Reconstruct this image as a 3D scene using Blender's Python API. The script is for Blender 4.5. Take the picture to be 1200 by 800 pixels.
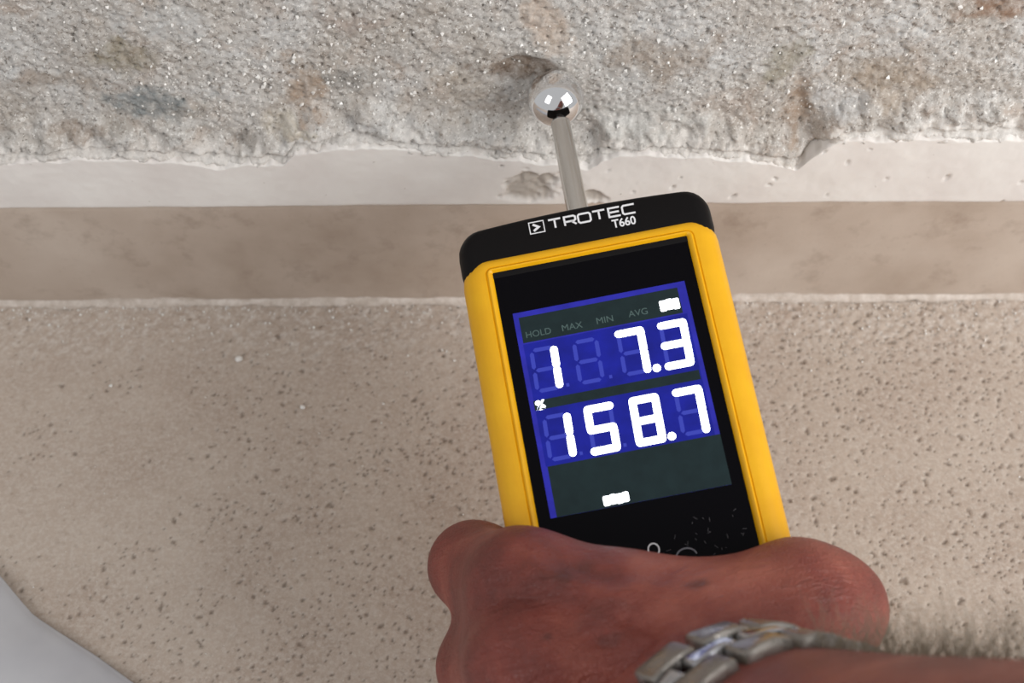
import bpy, bmesh, math, random
import numpy as np
from mathutils import Matrix, Vector

for o in list(bpy.data.objects):
    bpy.data.objects.remove(o)
scene = bpy.context.scene
COL = scene.collection
random.seed(7)
MM = 0.001
V3 = lambda *a: np.array(a, dtype=float)

# ------------------------------------------------------------------ camera
cam_data = bpy.data.cameras.new('camera')
cam_data.sensor_width = 36.0
cam_data.lens = 48.0
cam_data.clip_start = 0.01
cam_data.clip_end = 50
cam_data.dof.use_dof = True
cam_data.dof.focus_distance = 0.335
cam_data.dof.aperture_fstop = 17
cam = bpy.data.objects.new('camera', cam_data)
COL.objects.link(cam)
cam.matrix_world = Matrix(((0.9999756, 0.0069813, 0.0, 0.0),
                           (-0.0058550, 0.8386501, -0.5446390, -0.2498326),
                           (-0.0038023, 0.5446258, 0.8386706, 0.3524009),
                           (0, 0, 0, 1)))
scene.camera = cam

# ------------------------------------------------------------------ light
world = bpy.data.worlds.new('room_light')
scene.world = world
world.use_nodes = True
bgn = world.node_tree.nodes['Background']
bgn.inputs[0].default_value = (0.985, 0.99, 1.0, 1)
bgn.inputs[1].default_value = 0.50


def area_light(name, loc, target, sx, sy, power, color):
    d = bpy.data.lights.new(name, 'AREA')
    d.shape = 'RECTANGLE'
    d.size = sx
    d.size_y = sy
    d.energy = power
    d.color = color
    o = bpy.data.objects.new(name, d)
    COL.objects.link(o)
    o.location = loc
    o.rotation_euler = (Vector(target) - Vector(loc)).to_track_quat('-Z', 'Y').to_euler()
    return o


area_light('window_daylight', (0.85, -0.62, 0.62), (0, -0.03, 0.05), 0.7, 0.8, 12.5, (1.0, 0.985, 0.965))
area_light('left_fill_light', (-0.75, -0.95, 0.95), (0, -0.03, 0.05), 0.5, 0.8, 3.6, (1.0, 0.99, 0.98))  # added fill: lifts the left, softens shadows, second highlight on the ball

vs = scene.view_settings
vs.view_transform = 'Standard'
vs.look = 'None'
vs.gamma = 1.0
vs.use_curve_mapping = False
vs.exposure = 0.0


# ------------------------------------------------------------------ helpers
def lin(r, g, b, a=1.0):
    f = lambda c: (c / 255 / 12.92) if c / 255 <= 0.04045 else ((c / 255 + 0.055) / 1.055) ** 2.4
    return (f(r), f(g), f(b), a)


def mat(name, color=(0.5, 0.5, 0.5, 1), rough=0.5, metal=0.0, spec=0.5, emit=None, strength=0.0):
    m = bpy.data.materials.new(name)
    m.use_nodes = True
    b = m.node_tree.nodes['Principled BSDF']
    b.inputs['Base Color'].default_value = color
    b.inputs['Roughness'].default_value = rough
    b.inputs['Metallic'].default_value = metal
    b.inputs['Specular IOR Level'].default_value = spec
    if emit:
        b.inputs['Emission Color'].default_value = emit
        b.inputs['Emission Strength'].default_value = strength
    return m


class NT:
    """small node-tree writer"""
    def __init__(self, m):
        self.t = m.node_tree
        self.b = self.t.nodes['Principled BSDF']
        self.co = self.t.nodes.new('ShaderNodeTexCoord').outputs['Object']

    def link(self, a, b):
        self.t.links.new(a, b)

    def noise(self, scale, detail=4, rough=0.6, dist=0.0, co=None):
        n = self.t.nodes.new('ShaderNodeTexNoise')
        n.inputs['Scale'].default_value = scale
        n.inputs['Detail'].default_value = detail
        n.inputs['Roughness'].default_value = rough
        n.inputs['Distortion'].default_value = dist
        self.link(co or self.co, n.inputs['Vector'])
        return n.outputs['Fac']

    def voro(self, scale, feature='F1', rnd=1.0, co=None):
        n = self.t.nodes.new('ShaderNodeTexVoronoi')
        n.feature = feature
        n.inputs['Scale'].default_value = scale
        n.inputs['Randomness'].default_value = rnd
        self.link(co or self.co, n.inputs['Vector'])
        return n.outputs['Distance']

    def mapping(self, scale=(1, 1, 1), rot=(0, 0, 0)):
        n = self.t.nodes.new('ShaderNodeMapping')
        n.inputs['Scale'].default_value = scale
        n.inputs['Rotation'].default_value = rot
        self.link(self.co, n.inputs['Vector'])
        return n.outputs['Vector']

    def ramp(self, fac, stops):
        n = self.t.nodes.new('ShaderNodeValToRGB')
        e = n.color_ramp.elements
        while len(e) < len(stops):
            e.new(0.5)
        for i, (p, c) in enumerate(stops):
            e[i].position = p
            e[i].color = c if len(c) == 4 else (*c, 1)
        self.link(fac, n.inputs['Fac'])
        return n.outputs['Color']

    def mix(self, fac, a, b, mode='MIX'):
        n = self.t.nodes.new('ShaderNodeMix')
        n.data_type = 'RGBA'
        n.blend_type = mode
        for sock, v in ((n.inputs['Factor'], fac), (n.inputs['A'], a), (n.inputs['B'], b)):
            pass
        ins = {'f': n.inputs[0], 'a': n.inputs[6], 'b': n.inputs[7]}
        for k, v in (('f', fac), ('a', a), ('b', b)):
            if hasattr(v, 'is_output'):
                self.link(v, ins[k])
            else:
                ins[k].default_value = v
        return n.outputs[2]

    def math(self, op, a, b=0.0):
        n = self.t.nodes.new('ShaderNodeMath')
        n.operation = op
        for i, v in enumerate((a, b)):
            if hasattr(v, 'is_output'):
                self.link(v, n.inputs[i])
            else:
                n.inputs[i].default_value = v
        return n.outputs[0]

    def attr(self, name):
        n = self.t.nodes.new('ShaderNodeAttribute')
        n.attribute_name = name
        return n

    def bump(self, h, strength=0.3, dist=0.0005, normal=None):
        n = self.t.nodes.new('ShaderNodeBump')
        n.inputs['Strength'].default_value = strength
        n.inputs['Distance'].default_value = dist
        self.link(h, n.inputs['Height'])
        if normal:
            self.link(normal, n.inputs['Normal'])
        return n.outputs['Normal']

    def color(self, c):
        self.link(c, self.b.inputs['Base Color'])

    def normal(self, c):
        self.link(c, self.b.inputs['Normal'])


K0 = (0, 0, 0, 1)
K1 = (1, 1, 1, 1)


def mesh_obj(name, verts, faces, material=None, parent=None, smooth=False, scale=MM):
    me = bpy.data.meshes.new(name)
    v = np.asarray(verts, dtype=np.float64) * scale
    if isinstance(faces, np.ndarray):
        n, k = faces.shape
        me.vertices.add(len(v))
        me.vertices.foreach_set('co', v.astype(np.float32).ravel())
        me.loops.add(n * k)
        me.loops.foreach_set('vertex_index', faces.astype(np.int32).ravel())
        me.polygons.add(n)
        me.polygons.foreach_set('loop_start', np.arange(0, n * k, k, dtype=np.int32))
        me.update(calc_edges=True)
        me.validate()
    else:
        me.from_pydata(v.tolist(), [], faces)
        me.update()
    if smooth:
        me.polygons.foreach_set('use_smooth', [True] * len(me.polygons))
    if material:
        me.materials.append(material)
    o = bpy.data.objects.new(name, me)
    COL.objects.link(o)
    if parent:
        o.parent = parent
    return o


def tag(o, label=None, cat=None, group=None, kind=None):
    if label:
        o['label'] = label
    if cat:
        o['category'] = cat
    if group:
        o['group'] = group
    if kind:
        o['kind'] = kind
    return o


class MB:
    """collects shapes for one mesh (mm)"""
    def __init__(self):
        self.v = []
        self.f = []

    def add(self, v, f):
        n = len(self.v)
        self.v += [tuple(map(float, p)) for p in v]
        self.f += [[i + n for i in q] for q in f]

    def rings(self, rings, cap0=True, cap1=True, closed=True):
        n = len(rings[0])
        v = [p for r in rings for p in r]
        f = []
        for i in range(len(rings) - 1):
            for j in range(n if closed else n - 1):
                k = (j + 1) % n
                f.append([i * n + j, i * n + k, (i + 1) * n + k, (i + 1) * n + j])
        if cap0:
            f.append(list(range(n))[::-1])
        if cap1:
            f.append([(len(rings) - 1) * n + j for j in range(n)])
        self.add(v, f)

    def prism(self, poly, z0, z1):
        self.rings([[(x, y, z0) for x, y in poly], [(x, y, z1) for x, y in poly]])

    def box(self, x0, x1, y0, y1, z0, z1):
        self.prism([(x0, y0), (x1, y0), (x1, y1), (x0, y1)], z0, z1)

    def tube(self, pts, rad, n=8):
        pts = [np.array(p, float) for p in pts]
        rings = []
        for i, p in enumerate(pts):
            t = pts[min(i + 1, len(pts) - 1)] - pts[max(i - 1, 0)]
            t /= np.linalg.norm(t)
            u = np.cross(t, (0.31, 0.2, 0.93))
            u /= np.linalg.norm(u)
            w = np.cross(t, u)
            r = rad[i] if hasattr(rad, '__len__') else rad
            rings.append([p + r * (math.cos(a) * u + math.sin(a) * w) for a in [2 * math.pi * k / n for k in range(n)]])
        self.rings(rings)

    def stroke(self, pts, w, z0, z1, closed=False):
        """flat polyline with mitred joints, thickness w, as a thin solid"""
        P = [np.array(p, float) for p in pts]
        n = len(P)
        L, R = [], []
        for i in range(n):
            a = P[i - 1] if (i > 0 or closed) else None
            b = P[(i + 1) % n] if (i < n - 1 or closed) else None
            d1 = (P[i] - a) / np.linalg.norm(P[i] - a) if a is not None else None
            d2 = (b - P[i]) / np.linalg.norm(b - P[i]) if b is not None else None
            if d1 is None:
                d1 = d2
            if d2 is None:
                d2 = d1
            n1 = np.array([-d1[1], d1[0]])
            n2 = np.array([-d2[1], d2[0]])
            m = n1 + n2
            m = m / max(0.35, m @ m) * 2 * 0.5
            L.append(P[i] + m * w)
            R.append(P[i] - m * w)
        v, f = [], []
        for z in (z0, z1):
            v += [(*p, z) for p in L] + [(*p, z) for p in R]
        for i in range(n if closed else n - 1):
            j = (i + 1) % n
            f.append([2 * n + i, 3 * n + i, 3 * n + j, 2 * n + j])
            f.append([i, j, n + j, n + i])
            f.append([i, 2 * n + i, 2 * n + j, j])
            f.append([n + i, n + j, 3 * n + j, 3 * n + i])
        if not closed:
            for i in (0, n - 1):
                f.append([i, n + i, 3 * n + i, 2 * n + i])
        self.add(v, f)

    def build(self, name, material, parent=None, smooth=False, fix=True):
        o = mesh_obj(name, self.v, self.f, material, parent, smooth)
        if fix:
            bm = bmesh.new()
            bm.from_mesh(o.data)
            bmesh.ops.recalc_face_normals(bm, faces=bm.faces)
            bm.to_mesh(o.data)
            bm.free()
        return o


def auto_smooth(o, deg=35):
    """smooth shading with sharp edges by angle"""
    me = o.data
    bm = bmesh.new()
    bm.from_mesh(me)
    for fa in bm.faces:
        fa.smooth = True
    for e in bm.edges:
        if len(e.link_faces) == 2 and e.calc_face_angle(0) > math.radians(deg):
            e.smooth = False
    bm.to_mesh(me)
    bm.free()
    return o


# ------------------------------------------------------------------ numpy noise
_rng = np.random.RandomState(11)
_tab = _rng.rand(256, 256).astype(np.float32)


def vnoise(x, y, scale, seed=0):
    x = x / scale + seed * 17.31
    y = y / scale + seed * 7.77
    xi = np.floor(x).astype(int)
    yi = np.floor(y).astype(int)
    fx = x - xi
    fy = y - yi
    fx = fx * fx * (3 - 2 * fx)
    fy = fy * fy * (3 - 2 * fy)
    a = _tab[xi & 255, yi & 255]
    b = _tab[(xi + 1) & 255, yi & 255]
    c = _tab[xi & 255, (yi + 1) & 255]
    d = _tab[(xi + 1) & 255, (yi + 1) & 255]
    return (a * (1 - fx) + b * fx) * (1 - fy) + (c * (1 - fx) + d * fx) * fy - 0.5


def fbm(x, y, scale, octaves=4, gain=0.55, seed=0):
    s = 0
    a = 1.0
    for i in range(octaves):
        s = s + a * vnoise(x, y, scale, seed + i * 3)
        scale *= 0.48
        a *= gain
    return s


def pits(x, y, cell, prob, rmin, rmax, seed, stretch=0.5):
    """scattered irregular pits: 0 outside, up to 1 at a pit's middle"""
    X = x / cell
    Y = y / cell
    xi = np.floor(X).astype(int)
    yi = np.floor(Y).astype(int)
    out = np.zeros_like(x)
    rs = np.random.RandomState(seed)
    T = rs.rand(6, 128, 128)
    for dx in (-1, 0, 1):
        for dy in (-1, 0, 1):
            cxi = (xi + dx) & 127
            cyi = (yi + dy) & 127
            px = (xi + dx + T[0, cxi, cyi]) * cell
            py = (yi + dy + T[1, cxi, cyi]) * cell
            r = rmin + (rmax - rmin) * T[2, cxi, cyi] ** 2.5
            on = (T[3, cxi, cyi] < prob) if not hasattr(prob, 'shape') else (T[3, cxi, cyi] < prob)
            an = (T[4, cxi, cyi] - 0.5) * 3.1
            el = 1 + stretch * 3 * T[5, cxi, cyi]
            ux = (x - px) * np.cos(an) + (y - py) * np.sin(an)
            uy = -(x - px) * np.sin(an) + (y - py) * np.cos(an)
            d = np.sqrt((ux / el) ** 2 + uy ** 2) / r
            out = np.maximum(out, np.where(on, np.clip(1.25 - d, 0, 1), 0))
    return out


def smooth01(a, b, x):
    t = np.clip((x - a) / (b - a), 0, 1)
    return t * t * (3 - 2 * t)


def axis_coords(lo, d0, d1, hi, step, coarse):
    a = np.arange(d0, d1 + 1e-6, step)
    out = [a]
    if lo < d0:
        n = max(2, int((d0 - lo) / coarse))
        out.insert(0, np.linspace(lo, d0, n, endpoint=False))
    if hi > d1:
        n = max(2, int((hi - d1) / coarse))
        out.append(np.linspace(d1, hi, n + 1)[1:])
    return np.concatenate(out)


def grid_faces(nu, nv, flip=False):
    i = np.arange(nu * nv).reshape(nu, nv)
    q = np.stack([i[:-1, :-1], i[1:, :-1], i[1:, 1:], i[:-1, 1:]], -1).reshape(-1, 4)
    return q[:, ::-1] if flip else q


def set_attr(o, name, data, typ='FLOAT'):
    a = o.data.attributes.new(name, typ, 'POINT')
    if typ == 'FLOAT':
        a.data.foreach_set('value', np.asarray(data, np.float32).ravel())
    else:
        a.data.foreach_set('color', np.asarray(data, np.float32).ravel())


# ------------------------------------------------------------------ stone floor
m_floor = mat('limestone_floor', rough=0.62, spec=0.35)
n = NT(m_floor)
base = n.ramp(n.noise(28, 5, 0.6), [(0.3, lin(174, 157, 144)), (0.7, lin(190, 176, 163))])
base = n.mix(n.ramp(n.noise(900, 3, 0.7), [(0.42, K0), (0.75, K1)]), base, lin(200, 190, 180))
base = n.mix(n.math('MULTIPLY', n.ramp(n.noise(420, 4, 0.7), [(0.56, K0), (0.70, K1)]), 0.35), base, lin(140, 122, 108))
base = n.mix(n.attr('dirt').outputs['Fac'], base, lin(106, 92, 80))
base = n.mix(n.attr('dust').outputs['Fac'], base, lin(212, 205, 198))
n.color(base)
n.normal(n.bump(n.noise(1500, 4, 0.7), 0.35, 0.0003))

gx = axis_coords(-420, -205, 205, 420, 0.55, 9)
gy = axis_coords(-520, -175, -4, 12, 0.55, 9)
X, Y = np.meshgrid(gx, gy, indexing='ij')
dens = 0.03 + 0.55 * smooth01(-120, 10, X - 0.35 * (Y + 70) + 50 * vnoise(X, Y, 40, 3)) + 0.7 * vnoise(X, Y, 16, 5)
pt = np.maximum(pits(X, Y, 2.3, dens * 0.8, 0.22, 0.62, 3, 0.35), pits(X + 9, Y, 1.4, dens * 0.5, 0.16, 0.32, 4, 0.25))
big = pits(X, Y, 9.0, 0.16 * (dens + 0.3), 0.45, 0.85, 8, 0.5)
pt = np.maximum(pt, big)
pt = pt * (0.35 + 1.5 * (fbm(X, Y, 0.9, 2, seed=9) + 0.5))
pt = np.clip(pt, 0, 1) * smooth01(206, 200, np.abs(X)) * smooth01(-176, -172, Y)
near = smooth01(-34, -12, Y + 14 * vnoise(X, Y, 25, 6))
Z = 0.25 * fbm(X, Y, 30, 2, seed=1) + 0.12 * smooth01(206, 200, np.abs(X)) * smooth01(-176, -172, Y) * fbm(X, Y, 1.6, 3, seed=2) * (1 + 2.5 * near) - 0.5 * smooth01(0.1, 0.8, pt)
Z -= Z.max() - 0.0
floor = mesh_obj('floor', np.stack([X, Y, Z], -1).reshape(-1, 3), grid_faces(len(gx), len(gy)), m_floor, smooth=True)
set_attr(floor, 'dirt', 0.62 * smooth01(0.12, 0.75, pt))
set_attr(floor, 'dust', np.clip(near * smooth01(206, 200, np.abs(X)) * smooth01(0.05, 0.5, fbm(X, Y, 1.1, 3, 0.7, seed=13)) * 0.7, 0, 1))
tag(floor, 'pitted beige limestone floor', kind='structure')

# ------------------------------------------------------------------ rough masonry wall
m_wall = mat('bare_masonry', rough=0.85, spec=0.25)
n = NT(m_wall)
c = n.ramp(n.noise(26, 5, 0.65, 0.6), [(0.30, lin(172, 163, 153)), (0.5, lin(186, 182, 177)), (0.68, lin(198, 198, 197))])
c = n.mix(n.ramp(n.noise(70, 4, 0.6, 1.0), [(0.52, K0), (0.72, K1)]), c, lin(178, 166, 156))
c = n.mix(n.math('MULTIPLY', n.ramp(n.noise(430, 4, 0.7), [(0.54, K0), (0.66, K1)]), 0.7), c, lin(222, 220, 216))
c = n.mix(n.math('MULTIPLY', n.ramp(n.noise(1100, 3, 0.7, 0.6), [(0.56, K0), (0.68, K1)]), 0.9), c, lin(240, 238, 234))
c = n.mix(n.math('MULTIPLY', n.ramp(n.noise(950, 3, 0.75, 0.4, n.mapping((1, 1, 1), (0.4, 0.2, 0.9))), [(0.56, K0), (0.68, K1)]), 0.85), c, lin(98, 88, 78))
c = n.mix(n.math('MULTIPLY', n.ramp(n.noise(520, 4, 0.7, 0.5, n.mapping((1, 1, 1), (0, 0, 0.6))), [(0.57, K0), (0.68, K1)]), 0.6), c, lin(138, 127, 116))
st = n.attr('stain')
c = n.mix(n.math('MULTIPLY', st.outputs['Alpha'], n.ramp(n.noise(330, 4, 0.7), [(0.30, (0.35, 0.35, 0.35, 1)), (0.62, K1)])), c, st.outputs['Color'])
n.color(c)
n.normal(n.bump(n.noise(1300, 4, 0.75), 0.6, 0.0006))

gx = axis_coords(-420, -185, 185, 420, 0.45, 2.5)
gz = axis_coords(-2, 58, 140, 420, 0.45, 2.5)
X, Z = np.meshgrid(gx, gz, indexing='ij')
rel = 1.3 * fbm(X, Z, 34, 3, seed=21) + 0.55 * fbm(X, Z, 7, 4, 0.6, seed=22) + 0.62 * fbm(X, Z, 1.7, 3, 0.7, seed=23)
rid = np.abs(fbm(X, Z, 4.5, 3, seed=24))
rel += 0.45 * np.exp(-rid * 14) * (0.5 + vnoise(X, Z, 18, 25))
rel -= 1.3 * smooth01(0.15, 0.8, pits(X, Z, 2.6, 0.5, 0.22, 0.7, 31, 0.2))
hole = np.exp(-(((X - 3.5 + 2 * vnoise(X, Z, 5, 40)) / 7.5) ** 2 + ((Z - 95 + 2 * vnoise(X, Z, 6, 41)) / 4.2) ** 2) ** 1.5)
rel -= 3.0 * hole
crack = np.exp(-(((X - 78 - 0.25 * (80 - Z) + 4 * vnoise(X, Z, 8, 42)) / 3.2) ** 2)) * smooth01(96, 84, Z)
rel -= 1.6 * crack
EDGE = [(-420, 69), (-143, 69.3), (-103, 70.3), (-78.8, 66.5), (-62.4, 67.3), (-58.3, 71.5), (-40.8, 74.8), (-8.9, 70.3), (21.4, 64.7), (24.7, 68.9), (46.6, 69.7), (71.3, 66.6), (78.6, 64.6), (88.3, 75.2), (105.2, 76), (137.2, 75.7), (420, 75)]
rem = Z - np.interp(X, [e[0] for e in EDGE], [e[1] for e in EDGE])
rel += (5.3 + 1.5 * fbm(X, Z, 4, 4, 0.65, seed=46)) * smooth01(11.0, 1.0, rem + 7 * fbm(X, Z, 9, 3, 0.6, seed=45)) * (1 - 0.35 * np.exp(-((rem - 0.6) / 0.5) ** 2)) * smooth01(-4.0, -2.0, rem) * (1 - 0.5 * crack)
near_ball = np.exp(-(((X - 11.7) / 9) ** 2 + ((Z - 92) / 9) ** 2))
rel = rel * (1 - 0.5 * near_ball) - 0.4 * near_ball
wall = mesh_obj('wall_back', np.stack([X, -rel, Z], -1).reshape(-1, 3), grid_faces(len(gx), len(gz)), m_wall, smooth=True)
stain = np.zeros(X.shape + (4,))
for (cx_, cz_, rx, rz, col, am) in [
        (-92, 84, 15, 6, (112, 122, 126), 0.75), (-104, 79, 8, 5, (128, 122, 114), 0.5),
        (-99, 102, 9, 5, (138, 128, 106), 0.7), (-117, 93, 14, 4, (140, 124, 108), 0.6), (-116, 76, 10, 4, (150, 132, 116), 0.6),
        (-56, 90, 6, 12, (158, 136, 116), 0.8), (-62, 76, 9, 5, (200, 190, 172), 0.7), (-72, 72, 6, 3, (98, 92, 86), 0.65),
        (-44, 92, 8, 4, (126, 124, 120), 0.6), (9, 114, 7, 14, (196, 178, 162), 0.8), (1, 95, 10, 5, (108, 88, 70), 0.85),
        (38, 100, 14, 9, (150, 134, 118), 0.6), (70, 97, 7, 9, (142, 136, 116), 0.65), (77, 80, 5, 16, (150, 128, 108), 0.8),
        (97, 92, 14, 9, (160, 144, 126), 0.65), (119, 117, 9, 5, (140, 108, 84), 0.8), (85, 84, 10, 5, (190, 190, 190), 0.5),
        (-20, 84, 26, 7, (160, 148, 136), 0.4), (-12, 88, 10, 12, (158, 144, 128), 0.5), (-40, 112, 10, 4, (160, 142, 132), 0.5),
        (35, 78, 22, 6, (206, 206, 202), 0.5), (-85, 112, 12, 8, (196, 198, 198), 0.6)]:
    d = np.sqrt(((X - cx_) / rx) ** 2 + ((Z - cz_) / rz) ** 2) + 1.0 * fbm(X, Z, 7, 4, 0.6, seed=50 + int(abs(cx_)))
    w = am * smooth01(1.15, 0.45, d)
    t = w > stain[..., 3]
    stain[t, :3] = lin(*col)[:3]
    stain[..., 3] = np.maximum(stain[..., 3], w)
w = 0.85 * smooth01(5.5, 0.5, rem + 5 * fbm(X, Z, 6, 4, 0.6, seed=44)) * (1 - crack)
t = w > stain[..., 3]
stain[t, :3] = lin(226, 222, 217)[:3]
stain[..., 3] = np.maximum(stain[..., 3], w)
set_attr(wall, 'stain', stain.reshape(-1, 4), 'FLOAT_COLOR')
tag(wall, 'rough grey brown masonry bared of plaster', kind='structure')

# white lime grains standing out of the masonry (too many to count)
m_grain = mat('lime_grain', lin(228, 226, 222), 0.35, spec=0.6)
OCT_V = [(1, 0, 0), (-1, 0, 0), (0, 1, 0), (0, -1, 0), (0, 0, 1), (0, 0, -1)]
OCT_F = [(0, 2, 4), (2, 1, 4), (1, 3, 4), (3, 0, 4), (2, 0, 5), (1, 2, 5), (3, 1, 5), (0, 3, 5)]


def crumbs(points, sizes, seed):
    rs = np.random.RandomState(seed)
    v, f = [], []
    for p, s in zip(points, sizes):
        k = len(v)
        R = np.linalg.qr(rs.randn(3, 3))[0]
        q = (np.array(OCT_V) * (0.6 + 0.8 * rs.rand(6, 1))) @ R * s + np.array(p)
        v += q.tolist()
        f += [tuple(i + k for i in t) for t in OCT_F]
    return v, f


rs = np.random.RandomState(5)
pts, sz = [], []
clus = [(-46, 93, 5, 4, 30), (-72, 88, 10, 6, 40), (-30, 92, 18, 10, 30), (82, 84, 8, 5, 45), (30, 88, 16, 8, 30), (-100, 80, 22, 8, 30), (0, 95, 75, 14, 420), (95, 95, 30, 10, 60), (0, 112, 80, 6, 160)]
for (cx_, cz_, sx, sz_, cnt) in clus:
    for i in range(cnt):
        x = cx_ + sx * rs.randn()
        z = cz_ + sz_ * rs.randn()
        if not (-180 < x < 180 and 74 < z < 126) or math.hypot(x - 11.7, z - 92) < 9:
            continue
        i0 = int(np.searchsorted(gx, x))
        k0 = int(np.searchsorted(gz, z))
        s = 0.2 + 0.55 * rs.rand() ** 3
        pts.append((x, -rel[i0, k0] - s * 0.2, z))
        sz.append(s)
v, f = crumbs(pts, sz, 3)
tag(mesh_obj('lime_grains', v, f, m_grain, wall), 'white lime grains stuck in the masonry', kind='stuff')

# ------------------------------------------------------------------ plaster strip (trim_1)
m_plaster = mat('white_plaster', rough=0.7, spec=0.3)
n = NT(m_plaster)
c = n.ramp(n.noise(45, 4, 0.6), [(0.3, lin(218, 212, 208)), (0.7, lin(230, 227, 223))])
c = n.mix(n.ramp(n.noise(330, 3, 0.7), [(0.69, K0), (0.75, K1)]), c, lin(170, 160, 150))
c = n.mix(n.attr('chip').outputs['Fac'], c, lin(172, 164, 155))
n.color(c)
n.normal(n.bump(n.noise(700, 4, 0.6), 0.15, 0.0003))
edge = [(-420, 69), (-300, 70), (-200, 69.5), (-143, 69.3), (-138, 69.2), (-124, 69.4), (-103, 70.3), (-99, 68.8), (-78.8, 66.5), (-69.4, 67.1), (-62.4, 67.3), (-58.3, 71.5), (-40.8, 74.8), (-34, 73.3), (-18, 71.8), (-8.9, 70.3), (0.3, 68.4), (9.7, 66.6), (21.4, 64.7), (24.7, 68.9), (32.7, 70.6), (46.6, 69.7), (62.9, 68.5), (71.3, 66.6), (78.6, 64.6), (82.5, 69.3), (88.3, 75.2), (105.2, 76), (123.5, 75.8), (137.2, 75.7), (200, 75), (300, 74), (420, 75)]
gx = axis_coords(-420, -150, 150, 420, 0.5, 5)
top = np.interp(gx, [e[0] for e in edge], [e[1] for e in edge])
top = top - 0.6 + 1.3 * fbm(gx, gx * 0, 7, 5, 0.62, seed=60)
t = np.concatenate([np.linspace(0, 0.84, 30), np.linspace(0.86, 1.0, 16)])
Xp, Tt = np.meshgrid(gx, t, indexing='ij')
Zp = 48.6 + (top[:, None] - 48.6) * Tt
u = (top[:, None] - Zp)
chip = smooth01(1.2, 0.55, np.sqrt(((Xp - 7) / 8.5) ** 2 + ((Zp - 56) / 6.0) ** 2) + 0.9 * fbm(Xp, Zp, 4, 3, seed=61))
chip = np.maximum(chip, smooth01(1.2, 0.6, np.sqrt(((Xp - 23) / 4) ** 2 + ((Zp - 51) / 2.5) ** 2) + 0.8 * fbm(Xp, Zp, 4, 3, seed=62)))
nick = pits(Xp, Zp, 8, 0.35 * smooth01(-60, 60, Xp) + 0.06, 0.3, 0.8, 33, 0.5)
Yp = -6.2 - 0.5 * fbm(Xp, Zp, 25, 3, seed=63) - 0.10 * fbm(Xp, Zp, 2, 2, seed=64)
Yp = Yp + 1.3 * chip * (1 + 0.8 * fbm(Xp, Zp, 2, 3, seed=65)) + 0.8 * smooth01(0.1, 0.7, nick)
lip = smooth01(0.8, 0.0, u + 0.8 * fbm(Xp, Zp, 5, 4, 0.6, seed=66))
Yp = Yp + lip * (1.5 + 1.0 * fbm(Xp, Zp, 2.5, 3, seed=67))
V = np.stack([Xp, Yp, Zp], -1)
back_top = np.stack([gx, np.full_like(gx, 0.5), top + 0.3], -1)[:, None, :]
bot0 = np.stack([gx, Yp[:, 0] + 0.5, np.full_like(gx, 48.1)], -1)[:, None, :]
bot1 = np.stack([gx, np.full_like(gx, 2.0), np.full_like(gx, 48.1)], -1)[:, None, :]
V = np.concatenate([bot1, bot0, V, back_top], 1)
pl = mesh_obj('trim_1', V.reshape(-1, 3), grid_faces(V.shape[0], V.shape[1]), m_plaster, smooth=True)
cc = np.concatenate([np.zeros((len(gx), 2)), np.clip(chip * 0.9 + 0.45 * lip * smooth01(0, 0.3, fbm(Xp, Zp, 3, 3, seed=68)) + 0.5 * smooth01(0.3, 0.8, nick), 0, 1), np.zeros((len(gx), 1))], 1)
set_attr(pl, 'chip', cc)
tag(pl, 'strip of white plaster left above the skirting', kind='structure')

# ------------------------------------------------------------------ stone skirting
m_skirt = mat('limestone_skirting', rough=0.55, spec=0.35)
n = NT(m_skirt)
c = n.ramp(n.noise(20, 5, 0.6, 0.0), [(0.28, lin(160, 143, 128)), (0.5, lin(182, 167, 154)), (0.75, lin(197, 184, 172))])
c = n.mix(n.math('MULTIPLY', n.ramp(n.noise(90, 5, 0.65, 0.0), [(0.56, K0), (0.72, K1)]), 0.4), c, lin(136, 118, 104))
c = n.mix(n.math('MULTIPLY', n.ramp(n.noise(600, 3, 0.7), [(0.60, K0), (0.72, K1)]), 0.3), c, lin(150, 134, 120))
n.color(c)
n.normal(n.bump(n.noise(900, 4, 0.65), 0.22, 0.0003))
gx = axis_coords(-420, -160, 160, 420, 1.6, 8)
prof = [(4.0, 47.9), (-3.8, 47.9), (-4.6, 47.5), (-5.0, 46.7)] + [(-5.0, z) for z in np.linspace(45, 2, 26)] + [(-5.0, -0.5), (4, -0.5)]
Vs = np.array([[(x, y, z) for (y, z) in prof] for x in gx])
Vs[:, 3:30, 1] += 0.25 * fbm(Vs[:, 3:30, 0], Vs[:, 3:30, 2], 18, 3, seed=70)
sk = mesh_obj('baseboard_back', Vs.reshape(-1, 3), grid_faces(len(gx), len(prof), True), m_skirt, smooth=True)
tag(sk, 'smooth beige brown stone skirting at the foot of the wall', kind='structure')

# light dusty joint between skirting and floor (trim_2)
m_joint = mat('pale_joint', rough=0.8, spec=0.2)
n = NT(m_joint)
n.color(n.ramp(n.noise(260, 4, 0.7), [(0.35, lin(186, 174, 163)), (0.65, lin(214, 205, 197))]))
n.normal(n.bump(n.noise(1200, 3, 0.7), 0.5, 0.0004))
gx = axis_coords(-420, -160, 160, 420, 0.7, 5)
hh = 1.7 + 0.8 * fbm(gx, gx * 0, 14, 3, seed=71) + 0.5 * fbm(gx, gx * 0, 2, 2, seed=73)
ww = 2.0 + 1.4 * fbm(gx, gx * 0, 8, 4, seed=72)
Vj = []
for k in range(7):
    a = k / 6 * math.pi / 2
    Vj.append(np.stack([gx, -4.9 - ww * (1 - math.sin(a)) * 1.0, np.maximum(-0.4, hh * (1 - math.cos(a)) * 1.2 - 0.25)], -1))
Vj = np.stack(Vj, 1)
jt = mesh_obj('trim_2', Vj.reshape(-1, 3), grid_faces(len(gx), 7, False), m_joint, smooth=True)
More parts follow.
